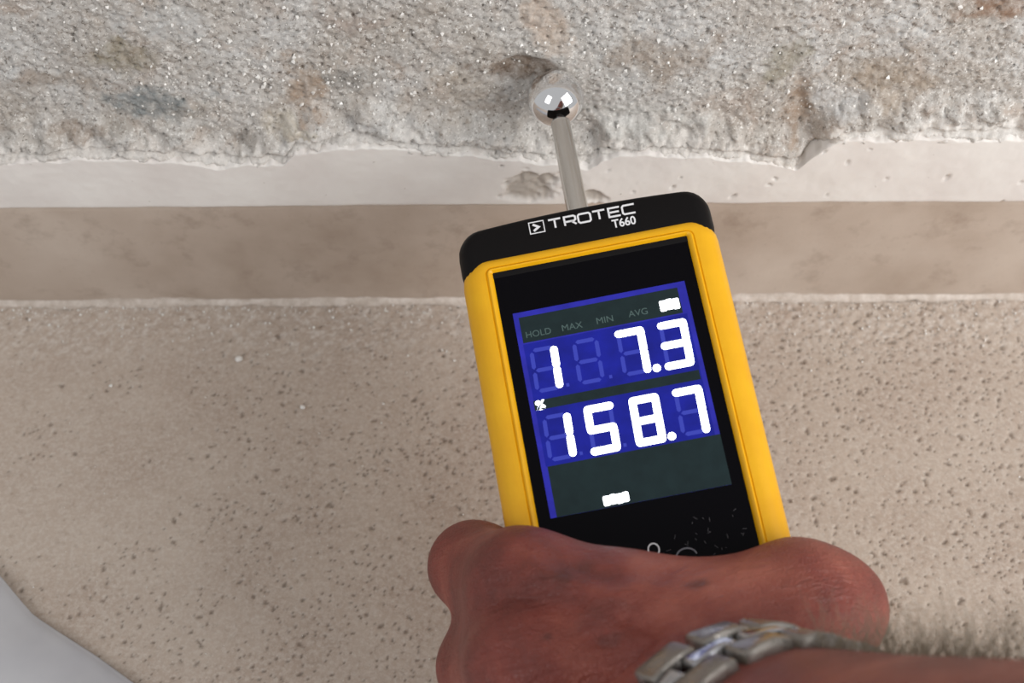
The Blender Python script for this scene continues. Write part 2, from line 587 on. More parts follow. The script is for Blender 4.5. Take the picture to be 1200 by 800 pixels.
tag(jt, 'pale dusty mortar joint between skirting and floor', kind='structure')

# fallen crumbs on the floor
rs = np.random.RandomState(9)
pts, sz = [], []
for i in range(900):
    x = rs.uniform(-165, 165)
    y = -7 - abs(rs.exponential(9 if x > -40 else 4))
    if y < -60:
        continue
    s = 0.14 + 0.40 * rs.rand() ** 3
    pts.append((x, y, s * 0.35 - 0.25))
    sz.append(s)
for i in range(260):
    s = 0.12 + 0.22 * rs.rand() ** 3
    pts.append((175 - 330 * rs.rand() ** 1.6, rs.uniform(-150, -20), s * 0.35 - 0.25))
    sz.append(s)
v, f = crumbs(pts, sz, 8)
tag(mesh_obj('plaster_crumbs', v, f, m_grain), 'tiny pale plaster crumbs scattered on the floor along the skirting', 'crumbs', kind='stuff')
for (x, y, s, lab) in [(-83.4, -26.8, 1.15, 'white plaster crumb, largest on the floor left of the meter'),
                       (-62.6, -43.9, 0.75, 'small pale plaster crumb lying alone between the larger one and the meter'),
                       (-121.1, -35.9, 0.55, 'tiny pale plaster crumb on the floor, furthest left')]:
    bm = bmesh.new()
    bmesh.ops.create_icosphere(bm, subdivisions=2, radius=1)
    for vv in bm.verts:
        vv.co = Vector((vv.co.x * 1.1, vv.co.y * 0.9, vv.co.z * 0.8)) * (0.85 + 0.3 * random.random()) * s
    v = [tuple(q.co) for q in bm.verts]
    f = [[q.index for q in fa.verts] for fa in bm.faces]
    bm.free()
    o = mesh_obj('plaster_crumb', v, f, m_grain)
    o.location = (x * MM, y * MM, (s * 0.6 - 0.3) * MM)
    tag(o, lab, 'crumb', 'single plaster crumbs on the floor')

# ------------------------------------------------------------------ white sheet in the corner
m_sheet = mat('white_sheet', lin(205, 204, 207), 0.75, spec=0.25)
n = NT(m_sheet)
n.color(n.ramp(n.noise(60, 3, 0.5), [(0.3, lin(176, 176, 181)), (0.7, lin(187, 187, 190))]))
n.normal(n.bump(n.noise(500, 3, 0.6), 0.08, 0.0003))
ed = np.array([(-190, -50), (-166, -73), (-152.3, -87.5), (-140.4, -99.3), (-134.6, -105.3), (-130.4, -109.5), (-121.4, -115.1), (-111.3, -121.1), (-98.7, -129.8), (-81.8, -141.1), (-58, -158), (-30, -180)], float)
s_ = np.concatenate([[0], np.cumsum(np.linalg.norm(np.diff(ed, axis=0), axis=1))])
uu = np.linspace(0, s_[-1], 90)
ex = np.interp(uu, s_, ed[:, 0])
ey = np.interp(uu, s_, ed[:, 1])
vv_ = np.array([0, 0.4, 1.0, 2, 3.5, 6, 10, 15, 22, 30, 40, 52, 66, 80, 96, 110])
EX = ex[:, None] - 0.62 * vv_[None, :]
EY = ey[:, None] - 0.78 * vv_[None, :]
EZ = 3.6 + 1.6 * smooth01(0, 12, vv_)[None, :] - 0.9 * np.exp(-(vv_ / 1.2) ** 2)[None, :] + 3.0 * vnoise(EX, EY, 38, 81) + 1.2 * vnoise(EX, EY, 15, 82)
EZ = np.maximum(EZ, 0.9)
upv = np.stack([EX, EY, EZ], -1)
dnv = np.stack([EX, EY, EZ - 0.45], -1)
nu, nv = EX.shape
Vsh = np.concatenate([upv.reshape(-1, 3), dnv.reshape(-1, 3)])
F1 = grid_faces(nu, nv, True)
F2 = grid_faces(nu, nv) + nu * nv
bd = [i * nv for i in range(nu)] + [(nu - 1) * nv + j for j in range(1, nv)] + [i * nv + nv - 1 for i in range(nu - 2, -1, -1)] + [j for j in range(nv - 2, 0, -1)]
F3 = np.array([[bd[i], bd[(i + 1) % len(bd)], bd[(i + 1) % len(bd)] + nu * nv, bd[i] + nu * nv] for i in range(len(bd))])
sheet = mesh_obj('paper_sheet', Vsh, np.concatenate([F1, F2, F3]), m_sheet, smooth=True)
tag(sheet, 'plain white sheet with a bent edge lying on the stone floor at the lower left', 'sheet')

# ------------------------------------------------------------------ moisture meter
DEV = Matrix(((0.98310181, -0.16441740, -0.08048447, 0.01607957),
              (0.14079491, 0.96011238, -0.24158022, -0.04378671),
              (0.11699413, 0.22616615, 0.96703736, 0.09675770),
              (0, 0, 0, 1)))
meter = bpy.data.objects.new('moisture_meter', None)
meter.empty_display_size = 0.02
COL.objects.link(meter)
meter.matrix_world = DEV
tag(meter, 'yellow and black handheld moisture meter with a lit blue display, ball tip on the wall', 'moisture meter')

m_yel = mat('yellow_plastic', lin(240, 182, 12), 0.42, spec=0.45)
n = NT(m_yel)
n.normal(n.bump(n.noise(2500, 2, 0.5), 0.06, 0.0002))
n.color(n.ramp(n.noise(120, 3, 0.6), [(0.3, lin(229, 167, 6)), (0.7, lin(236, 177, 12))]))
m_blk = mat('black_plastic', lin(14, 12, 13), 0.5, spec=0.15)
n = NT(m_blk)
n.normal(n.bump(n.noise(3000, 2, 0.5), 0.08, 0.0002))
m_panel = mat('dark_display_window', lin(6, 5, 9), 0.25, spec=0.08)
m_ink = mat('light_print', lin(225, 225, 228), 0.5)
m_chrome = mat('chrome', (0.86, 0.86, 0.87, 1), 0.05, 1.0)
m_rod = mat('brushed_steel', (0.66, 0.64, 0.61, 1), 0.16, 1.0)
m_icon = mat('grey_print', lin(120, 120, 128), 0.5)


def rrect(hx, y1, y0, r, bulge=0.0, n=7, m=9):
    """rounded rectangle outline, counter-clockwise, optional arched top"""
    pts = []
    r = max(r, 0.3)
    for (cx_, cy_, a0) in ((hx - r, y1 - r, 0), (-hx + r, y1 - r, 90), (-hx + r, y0 + r, 180), (hx - r, y0 + r, 270)):
        for k in range(n):
            a = math.radians(a0 + 90 * k / (n - 1))
            pts.append((cx_ + r * math.cos(a), cy_ + r * math.sin(a)))
        if a0 == 0:
            for k in range(1, m):
                t_ = k / m
                pts.append((hx - r - (2 * hx - 2 * r) * t_, y1))
    if bulge:
        pts = [(x, y + (bulge * (1 - (x / hx) ** 2) if y > (y1 + y0) / 2 else 0)) for x, y in pts]
    return pts


YB = -158.0
rg = []
for (z, ix, iy) in [(-30, 5, 5), (-29.4, 2.6, 2.6), (-28, 0.9, 0.9), (-26, 0.15, 0.15), (-24, 0, 0), (-15.2, 0, 0), (-15.0, 0.25, 0.25), (-14.6, 0.25, 0.25), (-14.4, 0, 0), (-6, 0, 0), (-4.0, 0.22, 0.2), (-2.4, 0.8, 0.6), (-1.2, 1.7, 1.2), (-0.45, 2.9, 1.9), (-0.1, 4.2, 2.6), (0.0, 5.0, 3.1), (0.0, 5.9, 3.7), (-0.28, 6.15, 3.85), (0.05, 6.35, 4.0), (0.22, 6.6, 4.2), (0.15, 6.95, 4.45), (-0.7, 7.7, 5.0), (-1.6, 7.75, 5.05)]:
    rg.append([(x, y, z) for x, y in rrect(31 - ix, -9 - iy, YB + ix, 6.3 - ix * 0.78)])
b = MB()
b.rings(rg, True, True)
body = auto_smooth(b.build('housing', m_yel, meter), 40)
tag(body, 'yellow plastic housing')

rg = []
for (z, i, j) in [(-29.6, 5, 5), (-29.0, 2.8, 2.6), (-27.6, 1.1, 0.9), (-25.5, 0.3, 0.1), (-6.5, 0.12, 0), (-4.4, 0.32, 0.2), (-2.8, 0.85, 0.5), (-1.6, 1.7, 1.0), (-0.9, 2.8, 1.5), (-0.62, 4.2, 2.1)]:
    rg.append([(x, y, z) for x, y in rrect(31.0 - i, -1.5 - j, -17 + i * 0.4, 5.6 - i * 0.5, 1.25)])
b = MB()
b.rings(rg)
cap = auto_smooth(b.build('top_cap', m_blk, meter), 40)
tag(cap, 'black plastic end cap with white lettering')

# probe: socket ring, rod, ball
b = MB()
b.rings([[(r * math.cos(a), y, -13 + r * math.sin(a)) for a in [2 * math.pi * k / 28 for k in range(28)]] for (r, y) in [(4.2, -4), (4.2, -0.3), (3.8, 0.2), (2.6, 0.3)]])
auto_smooth(b.build('socket_ring', m_blk, meter))
b = MB()
b.rings([[(0.3 * (y / 35) + r * math.cos(a), y, -13 + r * math.sin(a)) for a in [2 * math.pi * k / 32 for k in range(32)]] for (r, y) in [(2.75, -3), (2.75, 3), (2.7, 12), (2.55, 22), (2.45, 29.6)]])
auto_smooth(b.build('probe_rod', m_rod, meter))
bm = bmesh.new()
bmesh.ops.create_uvsphere(bm, u_segments=48, v_segments=32, radius=7.3)
v = [(q.co.x + 0.3, q.co.y + 35.4, q.co.z - 13) for q in bm.verts]
f = [[q.index for q in fa.verts] for fa in bm.faces]
bm.free()
ball = mesh_obj('probe_ball', v, f, m_chrome, meter, smooth=True)
tag(ball, 'polished chrome ball tip touching the masonry')

# side socket
b = MB()
b.box(30.6, 31.35, -46.2, -41.2, -13.5, -9.5)
b.box(30.7, 31.5, -45.6, -41.8, -12.9, -10.1)
b.build('side_button', m_blk, meter)

# cap print: framed chevron, TROTEC, T660
ZP = -0.62
b = MB()
b.stroke([(-12.7, -5.95), (-9.2, -5.95), (-9.2, -3.05), (-12.7, -3.05)], 0.24, ZP, ZP + 0.07, True)
b.stroke([(-11.8, -3.65), (-10.5, -4.5), (-11.8, -5.35)], 0.55, ZP, ZP + 0.07)
# wide letters
LH, LW, GAP, SW = 2.35, 2.95, 0.62, 0.46
glyph = {
    'T': [[(0, 1), (1, 1)], [(0.5, 1), (0.5, 0)]],
    'R': [[(0.08, 0), (0.08, 1), (0.85, 1), (0.98, 0.88), (0.98, 0.55), (0.85, 0.42), (0.08, 0.42)], [(0.62, 0.42), (1.0, 0)]],
    'O': [[(0.12, 0), (0.88, 0), (1, 0.15), (1, 0.85), (0.88, 1), (0.12, 1), (0, 0.85), (0, 0.15), 'c']],
    'E': [[(1, 1), (0.08, 1), (0.08, 0), (1, 0)], [(0.08, 0.5), (0.92, 0.5)]],
    'C': [[(1, 1), (0.12, 1), (0, 0.85), (0, 0.15), (0.12, 0), (1, 0)]],
}
px = -8.0
for ch in 'TROTEC':
    for st_ in glyph[ch]:
        cl = st_[-1] == 'c'
        q = [p for p in st_ if p != 'c']
        b.stroke([(px + LW * x, -5.75 + 0.2 + (LH - 0.1) * y) for x, y in q], SW, ZP, ZP + 0.07, cl)
    px += LW + GAP
b.build('brand_lettering', m_ink, cap)


def text_mesh(txt, x, y, size, z, material, parent, name, sx=1.0, offset=0.0, align='LEFT', thick=0.05):
    cu = bpy.data.curves.new(name, 'FONT')
    cu.body = txt
    cu.size = size * MM
    cu.offset = offset * MM
    cu.extrude = thick * 0.5 * MM
    cu.align_x = align
    o = bpy.data.objects.new(name, cu)
    COL.objects.link(o)
    dg = bpy.context.evaluated_depsgraph_get()
    me = bpy.data.meshes.new_from_object(o.evaluated_get(dg))
    bpy.data.objects.remove(o)
    for q in me.vertices:
        q.co.x = q.co.x * sx + x * MM
        q.co.y += y * MM
        q.co.z += z * MM
    me.name = name
    me.materials.clear()
    me.materials.append(material)
    o = bpy.data.objects.new(name, me)
    COL.objects.link(o)
    o.parent = parent
    return o


text_mesh('T660', 6.75, -8.45, 2.95, ZP + 0.05, m_ink, cap, 'model_lettering', 0.92, 0.06)

# display window and screen
b = MB()
b.rings([[(x, y, z) for x, y in rrect(23.3, -14.0, -112, 0.6)] for z in (-1.5, -0.75)] + [[(x, y, -0.65) for x, y in rrect(23.2, -14.1, -111.9, 0.6)]])
panel = b.build('display_window', m_panel, meter)
tag(panel, 'glossy black window around the display')

m_lcd = mat('blue_backlight', lin(10, 11, 40), 0.3, spec=0.2, emit=lin(50, 50, 186), strength=0.7)
m_field = mat('blue_digit_field', lin(8, 10, 36), 0.3, spec=0.2, emit=lin(28, 36, 168), strength=0.68)
m_ghost = mat('unlit_segment', lin(20, 24, 60), 0.3, spec=0.2, emit=lin(66, 76, 200), strength=0.72)
m_green = mat('dark_green_field', lin(16, 24, 26), 0.35, spec=0.2, emit=lin(28, 44, 46), strength=0.6)
m_gtext = mat('faint_text', lin(60, 76, 76), 0.4, emit=lin(62, 84, 80), strength=0.5)
m_lit = mat('lit_segment', lin(235, 240, 255), 0.4, emit=(0.92, 0.96, 1.0, 1), strength=2.6)
for m_, sc in ((m_lcd, 160), (m_field, 160), (m_green, 260)):
    n = NT(m_)
    ec = tuple(m_.node_tree.nodes['Principled BSDF'].inputs['Emission Color'].default_value)
    n.link(n.ramp(n.noise(sc, 3, 0.6), [(0.3, tuple(e * 0.78 for e in ec[:3])), (0.7, tuple(e * 1.2 for e in ec[:3]))]), n.b.inputs['Emission Color'])

Z0 = -0.65
b = MB()
b.box(-20.4, 20.4, -74.3, -25.0, Z0, Z0 + 0.05)
lcd = b.build('lcd_screen', m_lcd, meter)
tag(lcd, 'lit blue screen showing 1 7.3 and 158.7')
b = MB()
b.box(-19.3, 19.3, -62.6, -33.0, Z0 + 0.05, Z0 + 0.07)
b.build('digit_field', m_field, lcd)
for (x0, x1, y0, y1) in ((-19.2, 18.4, -32.7, -26.3), (-19.4, 19.0, -49.2, -46.9), (-19.0, 20.4, -74.3, -62.6)):
    b = MB()
    b.box(x0, x1, y0, y1, Z0 + 0.07, Z0 + 0.09)
    b.build('dark_strip', m_green, lcd)

SEG = {'a': ((0, 1), (1, 1)), 'b': ((1, 1), (1, .5)), 'c': ((1, .5), (1, 0)), 'd': ((0, 0), (1, 0)), 'e': ((0, .5), (0, 0)), 'f': ((0, 1), (0, .5)), 'g': ((0, .5), (1, .5))}
DIG = {'1': 'bc', '7': 'abc', '3': 'abcdg', '5': 'acdfg', '8': 'abcdefg', ' ': ''}
CW, CH = 5.2, 9.9


def seg_shape(bld, x0, y0, s, w, z0, z1, gap, rnd):
    (ax, ay), (bx, by) = SEG[s]
    sh = lambda x, y: np.array([x0 + x * CW + 0.05 * y * CH * 0.6, y0 + y * CH])
    A, B = sh(ax, ay), sh(bx, by)
    d = (B - A) / np.linalg.norm(B - A)
    nrm = np.array([-d[1], d[0]])
    A = A + d * gap
    B = B - d * gap
    h = w / 2
    poly = []
    k = 6 if rnd else 1
    if rnd:
        for i in range(k + 1):
            an = math.pi * i / k
            poly.append(B + h * (math.cos(an - math.pi / 2) * d + math.sin(an - math.pi / 2) * nrm))
        for i in range(k + 1):
            an = math.pi * i / k
            poly.append(A - h * (math.cos(an - math.pi / 2) * d + math.sin(an - math.pi / 2) * nrm))
    else:
        poly = [A, A + d * h - nrm * h, B - d * h - nrm * h, B, B - d * h + nrm * h, A + d * h + nrm * h]
    bld.prism([tuple(p) for p in poly], z0, z1)


def disc(bld, x, y, r, z0, z1, k=16):
    bld.prism([(x + r * math.cos(2 * math.pi * i / k), y + r * math.sin(2 * math.pi * i / k)) for i in range(k)], z0, z1)


for row, (ytop, txt) in enumerate(((-34.9, '1 73'), (-51.3, '1587'))):
    for c_ in range(4):
        x0 = -18.0 + 10.0 * c_ + (0.4 if c_ >= 2 else 0)
        y0 = ytop - CH
        b = MB()
        for s in 'abcdefg':
            if s not in DIG[txt[c_]]:
                seg_shape(b, x0, y0, s, 0.95, Z0 + 0.08, Z0 + 0.10, 0.35, False)
        if c_ < 3 and not (c_ == 2):
            b.box(x0 + CW + 1.5, x0 + CW + 2.2, y0 - 0.2, y0 + 0.6, Z0 + 0.08, Z0 + 0.10)
        if b.v:
            b.build('unlit_segments', m_ghost, lcd)
        if DIG[txt[c_]]:
            b = MB()
            for i_, s in enumerate(DIG[txt[c_]]):
                g_ = 0.3 if txt[c_] == '1' else -0.1
                seg_shape(b, x0, y0, s, 1.75, Z0 + 0.09, Z0 + 0.13 + 0.002 * i_, g_ + (0.38 if s in 'bcef' else 0.15), True)
            o = b.build('lit_digit', m_lit, lcd)
            tag(o, 'lit white digit ' + txt[c_])
    b = MB()
    disc(b, 9.75, ytop - CH + 0.15, 0.95, Z0 + 0.09, Z0 + 0.13)
    b.build('lit_point', m_lit, lcd)


def blob_icon(x0, x1, y0, y1, nb, name):
    b_ = MB()
    b_.box(x0 + 0.15, x1 - 0.15, y0 + 0.2, y1 - 0.2, Z0 + 0.09, Z0 + 0.125)
    wv = (x1 - x0) / nb
    for i in range(nb):
        hh_ = 0.0 if i % 2 else 0.14
        poly = rrect(wv * 0.5, y1 - hh_, y0 + 0.14 - hh_, 0.35, n=4, m=2)
        b_.prism([(x + x0 + wv * (i + 0.5), y) for x, y in poly], Z0 + 0.09, Z0 + 0.13 + 0.002 * i)
    return b_.build(name, m_lit, lcd)


blob_icon(13.5, 18.1, -31.5, -28.7, 3, 'lit_symbol')
blob_icon(-8.2, -2.4, -73.9, -71.5, 4, 'lit_symbol')
text_mesh('%', -19.0, -49.1, 2.9, Z0 + 0.12, m_lit, lcd, 'percent_sign', 1.05, 0.16)
text_mesh('HOLD', -18.4, -31.6, 2.2, Z0 + 0.10, m_gtext, lcd, 'faint_lettering', 1.0)
text_mesh('MAX', -9.9, -31.6, 2.2, Z0 + 0.10, m_gtext, lcd, 'faint_lettering', 1.05)
text_mesh('MIN', -1.7, -31.5, 2.2, Z0 + 0.10, m_gtext, lcd, 'faint_lettering', 1.05)
text_mesh('AVG', 6.0, -31.3, 2.2, Z0 + 0.10, m_gtext, lcd, 'faint_lettering', 1.05)

# printed key symbols peeking out above the hand
b = MB()
b.stroke([(0.55 + 1.2 * math.cos(a), -85.3 + 1.35 * math.sin(a)) for a in [math.radians(-60 + 300 * k / 18) for k in range(19)]], 0.32, -0.65, -0.6)
b.build('key_symbol', m_ink, panel)
b = MB()
b.stroke([(7.3 + 2.3 * math.cos(a), -88.2 + 1.9 * math.sin(a)) for a in [math.radians(10 + 160 * k / 14) for k in range(15)]], 0.34, -0.65, -0.6)
b.build('key_symbol', m_icon, panel)
b = MB()
rs = np.random.RandomState(4)
for i in range(26):
    x, y = rs.uniform(3, 22), rs.uniform(-90, -80)
    a = rs.uniform(0, 3.1)
    l = rs.uniform(0.3, 1.1)
    b.stroke([(x, y), (x + l * math.cos(a), y + l * math.sin(a))], 0.12, -0.65, -0.62)
o = b.build('dust_scratches', mat('grey_dust', lin(70, 68, 72), 0.8), panel)
tag(o, 'faint dust and scratches', kind='stuff')

# ------------------------------------------------------------------ hand and forearm (left hand, signed distance field)
A_ = V3(0.49020538, -0.34978256, 0.79834256)      # along the forearm, away from the hand
W_ = V3(0.85406507, 0.00992646, -0.52007146)      # thumb side of the wrist
D_ = V3(0.17398721, 0.93677832, 0.30360307)       # back of the wrist
WC = V3(4.4, -130.0, 30.6)


def wrist_radii(s):
    rw = np.interp(s, [-40, -12, 8, 40, 90, 160, 250], [27, 28, 28, 31.5, 37, 42, 45])
    rd = np.interp(s, [-40, -12, 8, 40, 90, 160, 250], [18, 20, 21, 24.5, 32, 38, 42])
    return rw, rd


hx_ = axis_coords(-58, -56, 56, 155, 1.0, 4)
hy_ = axis_coords(-250, -124, -64, -60, 1.0, 4)
hz_ = axis_coords(-54, -50, 60, 240, 1.0, 4)
SDF = np.full((len(hx_), len(hy_), len(hz_)), 60.0, np.float32)


def smin(a, b_, k):
    h = np.clip(0.5 + 0.5 * (b_ - a) / k, 0, 1)
    return b_ * (1 - h) + a * h - k * h * (1 - h)


def block(lo, hi):
    out = []
    for ax, l, h in zip((hx_, hy_, hz_), lo, hi):
        i0 = max(0, int(np.searchsorted(ax, l)) - 1)
        i1 = min(len(ax), int(np.searchsorted(ax, h)) + 1)
        out.append(slice(i0, i1))
    return tuple(out)


def cap_prim(F, p, q, r0, r1, k, sub=False):
    p, q = np.array(p, float), np.array(q, float)
    m_ = max(r0, r1) + k + 8
    s = block(np.minimum(p, q) - m_, np.maximum(p, q) + m_)
    X_, Y_, Z_ = np.meshgrid(hx_[s[0]], hy_[s[1]], hz_[s[2]], indexing='ij')
    d = q - p
    L2 = max(1e-6, d @ d)
    t_ = np.clip(((X_ - p[0]) * d[0] + (Y_ - p[1]) * d[1] + (Z_ - p[2]) * d[2]) / L2, 0, 1)
    dist = np.sqrt((X_ - p[0] - t_ * d[0]) ** 2 + (Y_ - p[1] - t_ * d[1]) ** 2 + (Z_ - p[2] - t_ * d[2]) ** 2) - (r0 + (r1 - r0) * t_)
    if sub:
        F[s] = -smin(-F[s], dist.astype(np.float32), k)
    else:
        F[s] = smin(F[s], dist.astype(np.float32), k)


def chain(F, pts, rad, k):
    for i in range(len(pts) - 1):
        cap_prim(F, pts[i], pts[i + 1], rad[i], rad[i + 1], k)


# fingers, each its own field so they stay apart
fingers = [
    ([(-28.5, -89.2, 11), (-40.3, -78.5, -17), (-25, -78.5, -38.6), (-5, -80, -38.2)], [10.2, 9.6, 8.4, 7.2]),
    ([(-30, -107, 18), (-41.6, -101.5, -17), (-25, -99.5, -39.2), (-2, -100, -38.6)], [11.2, 9.9, 8.7, 7.5]),
    ([(-26, -127, 16), (-40.8, -122.5, -17), (-25, -120.5, -39.0), (-4, -120, -38.4)], [10.6, 9.4, 8.3, 7.2]),
    ([(-18, -143, 9), (-38.5, -140.5, -16), (-26, -138.5, -37.5), (-10, -138, -37.6)], [9.6, 8.3, 7.2, 6.4]),
]
FF = []
for pts_, rad_ in fingers:
    F = np.full(SDF.shape, 60.0, np.float32)
    chain(F, pts_, rad_, 5.0)
    FF.append(F)
fing = FF[0]
for F in FF[1:]:
    fing = smin(fing, F, 2.5)

# palm, thumb, wrist
P = SDF
mc_base = [(8, -105, 15), (9, -113, 18), (10, -121, 18), (11, -129, 14)]
for (pts_, rad_), mb in zip(fingers, mc_base):
    cap_prim(P, mb, pts_[0], 12.5, rad_[0], 7)
cap_prim(P, (-8, -100, 9), (-4, -130, 8), 9.5, 9.5, 8)
# web muscle between thumb and forefinger
cap_prim(P, (6, -103, 9), (27, -101, 7), 9.5, 11.5, 7)
cap_prim(P, (8, -110, 14), (26, -106, 10), 11, 11, 8)
# thumb
T_ = np.full(SDF.shape, 60.0, np.float32)
chain(T_, [(22, -117, 18), (34.8, -105.0, 1), (41.0, -101, -24), (34, -93.5, -43)], [13.0, 11.0, 9.2, 7.6], 4)
P[...] = smin(P, T_, 7)
# forearm and wrist: elliptical cone
X_, Y_, Z_ = np.meshgrid(hx_, hy_, hz_, indexing='ij')
u_ = (X_ - WC[0]) * W_[0] + (Y_ - WC[1]) * W_[1] + (Z_ - WC[2]) * W_[2]
v_ = (X_ - WC[0]) * D_[0] + (Y_ - WC[1]) * D_[1] + (Z_ - WC[2]) * D_[2]
s_c = (X_ - WC[0]) * A_[0] + (Y_ - WC[1]) * A_[1] + (Z_ - WC[2]) * A_[2]
rw, rd = wrist_radii(s_c)
dd = (np.sqrt((u_ / rw) ** 2 + (v_ / rd) ** 2) - 1) * np.minimum(rw, rd)
dd = np.maximum(dd, np.maximum(-8 - s_c, s_c - 205))
P[...] = smin(P, dd.astype(np.float32), 9)
P[...] = smin(P, fing, 8)
cap_prim(P, (-32, -97, 8), (-37.0, -91.3, -12), 8.6, 8.6, 6)
cap_prim(P, (-32, -117, 8), (-36.3, -112.5, -12), 8.0, 8.0, 6)
# extensor tendons and veins
for p, q, r in (((-26, -90, 23.5), (6, -108, 28), 1.6), ((-27, -108, 28.0), (8, -116, 31), 1.6)):
    cap_prim(P, p, q, r, r, 5)
for pl_ in ([(-16, -101, 27.2), (-6, -97, 25.6), (6, -101, 26.5), (13, -108, 30)], [(-16, -101, 27.2), (-8, -108, 30.4), (4, -112, 31.6)], [(30, -104, 19.5), (24, -108, 23), (18, -112, 29)]):
    for i in range(len(pl_) - 1):
        cap_prim(P, pl_[i], pl_[i + 1], 1.0, 1.0, 3)
# the skin gives way to the meter it presses on
bx = np.maximum(np.abs(X_) - 31.0, np.maximum(-30.15 - Z_, Z_ - 0.35))
P[...] = np.maximum(P, -bx)


def surface_nets(F, ax, ay, az):
    ins = F < 0
    nx, ny, nz = F.shape
    cnt = np.zeros((nx - 1, ny - 1, nz - 1), np.int32)
    acc = np.zeros((nx - 1, ny - 1, nz - 1, 3), np.float64)
    axes = (ax, ay, az)
    for d in range(3):
        s0 = [slice(None)] * 3
        s1 = [slice(None)] * 3
        s0[d] = slice(0, -1)
        s1[d] = slice(1, None)
        a, b_ = F[tuple(s0)], F[tuple(s1)]
        idx = np.argwhere(ins[tuple(s0)] != ins[tuple(s1)])
        i, j, k = idx.T
        fa, fb = a[i, j, k], b_[i, j, k]
        t_ = fa / (fa - fb)
        p = np.stack([ax[i], ay[j], az[k]], -1).astype(float)
        g = axes[d]
        c0 = idx[:, d]
        p[:, d] = g[c0] + t_ * (g[c0 + 1] - g[c0])
        o1, o2 = [q for q in range(3) if q != d]
        for e1 in (0, -1):
            for e2 in (0, -1):
                ci = idx.copy()
                ci[:, o1] += e1
                ci[:, o2] += e2
                ok = (ci >= 0).all(1) & (ci[:, 0] < nx - 1) & (ci[:, 1] < ny - 1) & (ci[:, 2] < nz - 1)
                c_ = ci[ok]
                np.add.at(acc, (c_[:, 0], c_[:, 1], c_[:, 2]), p[ok])
                np.add.at(cnt, (c_[:, 0], c_[:, 1], c_[:, 2]), 1)
    cells = np.argwhere(cnt > 0)
    vid = np.full(cnt.shape, -1, np.int64)
    vid[cells[:, 0], cells[:, 1], cells[:, 2]] = np.arange(len(cells))
    verts = acc[cells[:, 0], cells[:, 1], cells[:, 2]] / cnt[cells[:, 0], cells[:, 1], cells[:, 2]][:, None]
    faces = []
    for d in range(3):
        s0 = [slice(None)] * 3
        s1 = [slice(None)] * 3
        s0[d] = slice(0, -1)
        s1[d] = slice(1, None)
        a = ins[tuple(s0)]
        idx = np.argwhere(a != ins[tuple(s1)])
        o1, o2 = (d + 1) % 3, (d + 2) % 3
        ok = (idx[:, o1] > 0) & (idx[:, o2] > 0) & (idx[:, o1] < F.shape[o1] - 1) & (idx[:, o2] < F.shape[o2] - 1)
        idx = idx[ok]
        q = []
        for e1, e2 in ((-1, -1), (0, -1), (0, 0), (-1, 0)):
            ci = idx.copy()
            ci[:, o1] += e1
            ci[:, o2] += e2
            q.append(vid[ci[:, 0], ci[:, 1], ci[:, 2]])
        q = np.stack(q, -1)
        fl = ~a[idx[:, 0], idx[:, 1], idx[:, 2]]
        q[fl] = q[fl][:, ::-1]
        faces.append(q)
    return verts, np.concatenate(faces)


HV, HF = surface_nets(P, hx_, hy_, hz_)
ea = HF.ravel()
eb = np.roll(HF, -1, 1).ravel()
for it in range(3):
    s = np.zeros_like(HV)
    c_ = np.zeros(len(HV))
    for p, q in ((ea, eb), (eb, ea)):
        np.add.at(s, p, HV[q])
        np.add.at(c_, p, 1)
    HV = HV * 0.45 + 0.55 * s / c_[:, None]

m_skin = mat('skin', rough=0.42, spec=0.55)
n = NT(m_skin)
c = n.ramp(n.noise(38, 5, 0.62, 0.4), [(0.32, lin(98, 42, 35)), (0.5, lin(134, 62, 51)), (0.68, lin(164, 90, 74))])  # dark red skin, lowered further to stand in for shade on the hand
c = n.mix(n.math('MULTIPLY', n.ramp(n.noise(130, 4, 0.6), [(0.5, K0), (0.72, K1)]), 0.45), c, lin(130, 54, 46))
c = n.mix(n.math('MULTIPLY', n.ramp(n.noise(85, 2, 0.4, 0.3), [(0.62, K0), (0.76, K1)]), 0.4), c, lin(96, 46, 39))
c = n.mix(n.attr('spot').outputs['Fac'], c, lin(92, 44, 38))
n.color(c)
n.b.inputs['Subsurface Weight'].default_value = 0.12
n.b.inputs['Subsurface Radius'].default_value = (0.004, 0.0015, 0.0008)
n.b.inputs['Subsurface Scale'].default_value = 0.5
wr = n.voro(1050, 'DISTANCE_TO_EDGE')
wr2 = n.noise(240, 4, 0.65, 0.8, n.mapping((1, 2.6, 1.4), (0, 0, 0.5)))
hgt = n.math('ADD', n.math('MULTIPLY', n.math('MINIMUM', wr, 0.16), 0.9), n.math('MULTIPLY', wr2, 1.3))
n.normal(n.bump(hgt, 0.8, 0.0008))
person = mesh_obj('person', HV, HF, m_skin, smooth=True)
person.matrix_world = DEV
spot = np.zeros(len(HV))
for (q, r) in (((-15, -90, 24), 3.2), ((-19, -92, 24), 2.2), ((-12, -106, 30), 2.4), ((6, -99, 25), 2.0), ((-24, -104, 28), 1.4), ((20, -96, 16), 2.2), ((-30, -100, 24), 1.6)):
    d = np.linalg.norm((HV - np.array(q)) * np.array([0.65, 1.15, 0.5]), axis=1) + 2.4 * vnoise(HV[:, 0], HV[:, 1], 2.5, 90)
    spot = np.maximum(spot, 0.75 * smooth01(r, r * 0.2, d))
set_attr(person, 'spot', spot)
tag(person, 'bare left hand and forearm gripping the yellow meter from in front', 'person')

# hair on forearm and thumb side
m_hair = mat('arm_hair', lin(150, 138, 118), 0.55)
rs = np.random.RandomState(12)
hb_v, hb_f = [], []


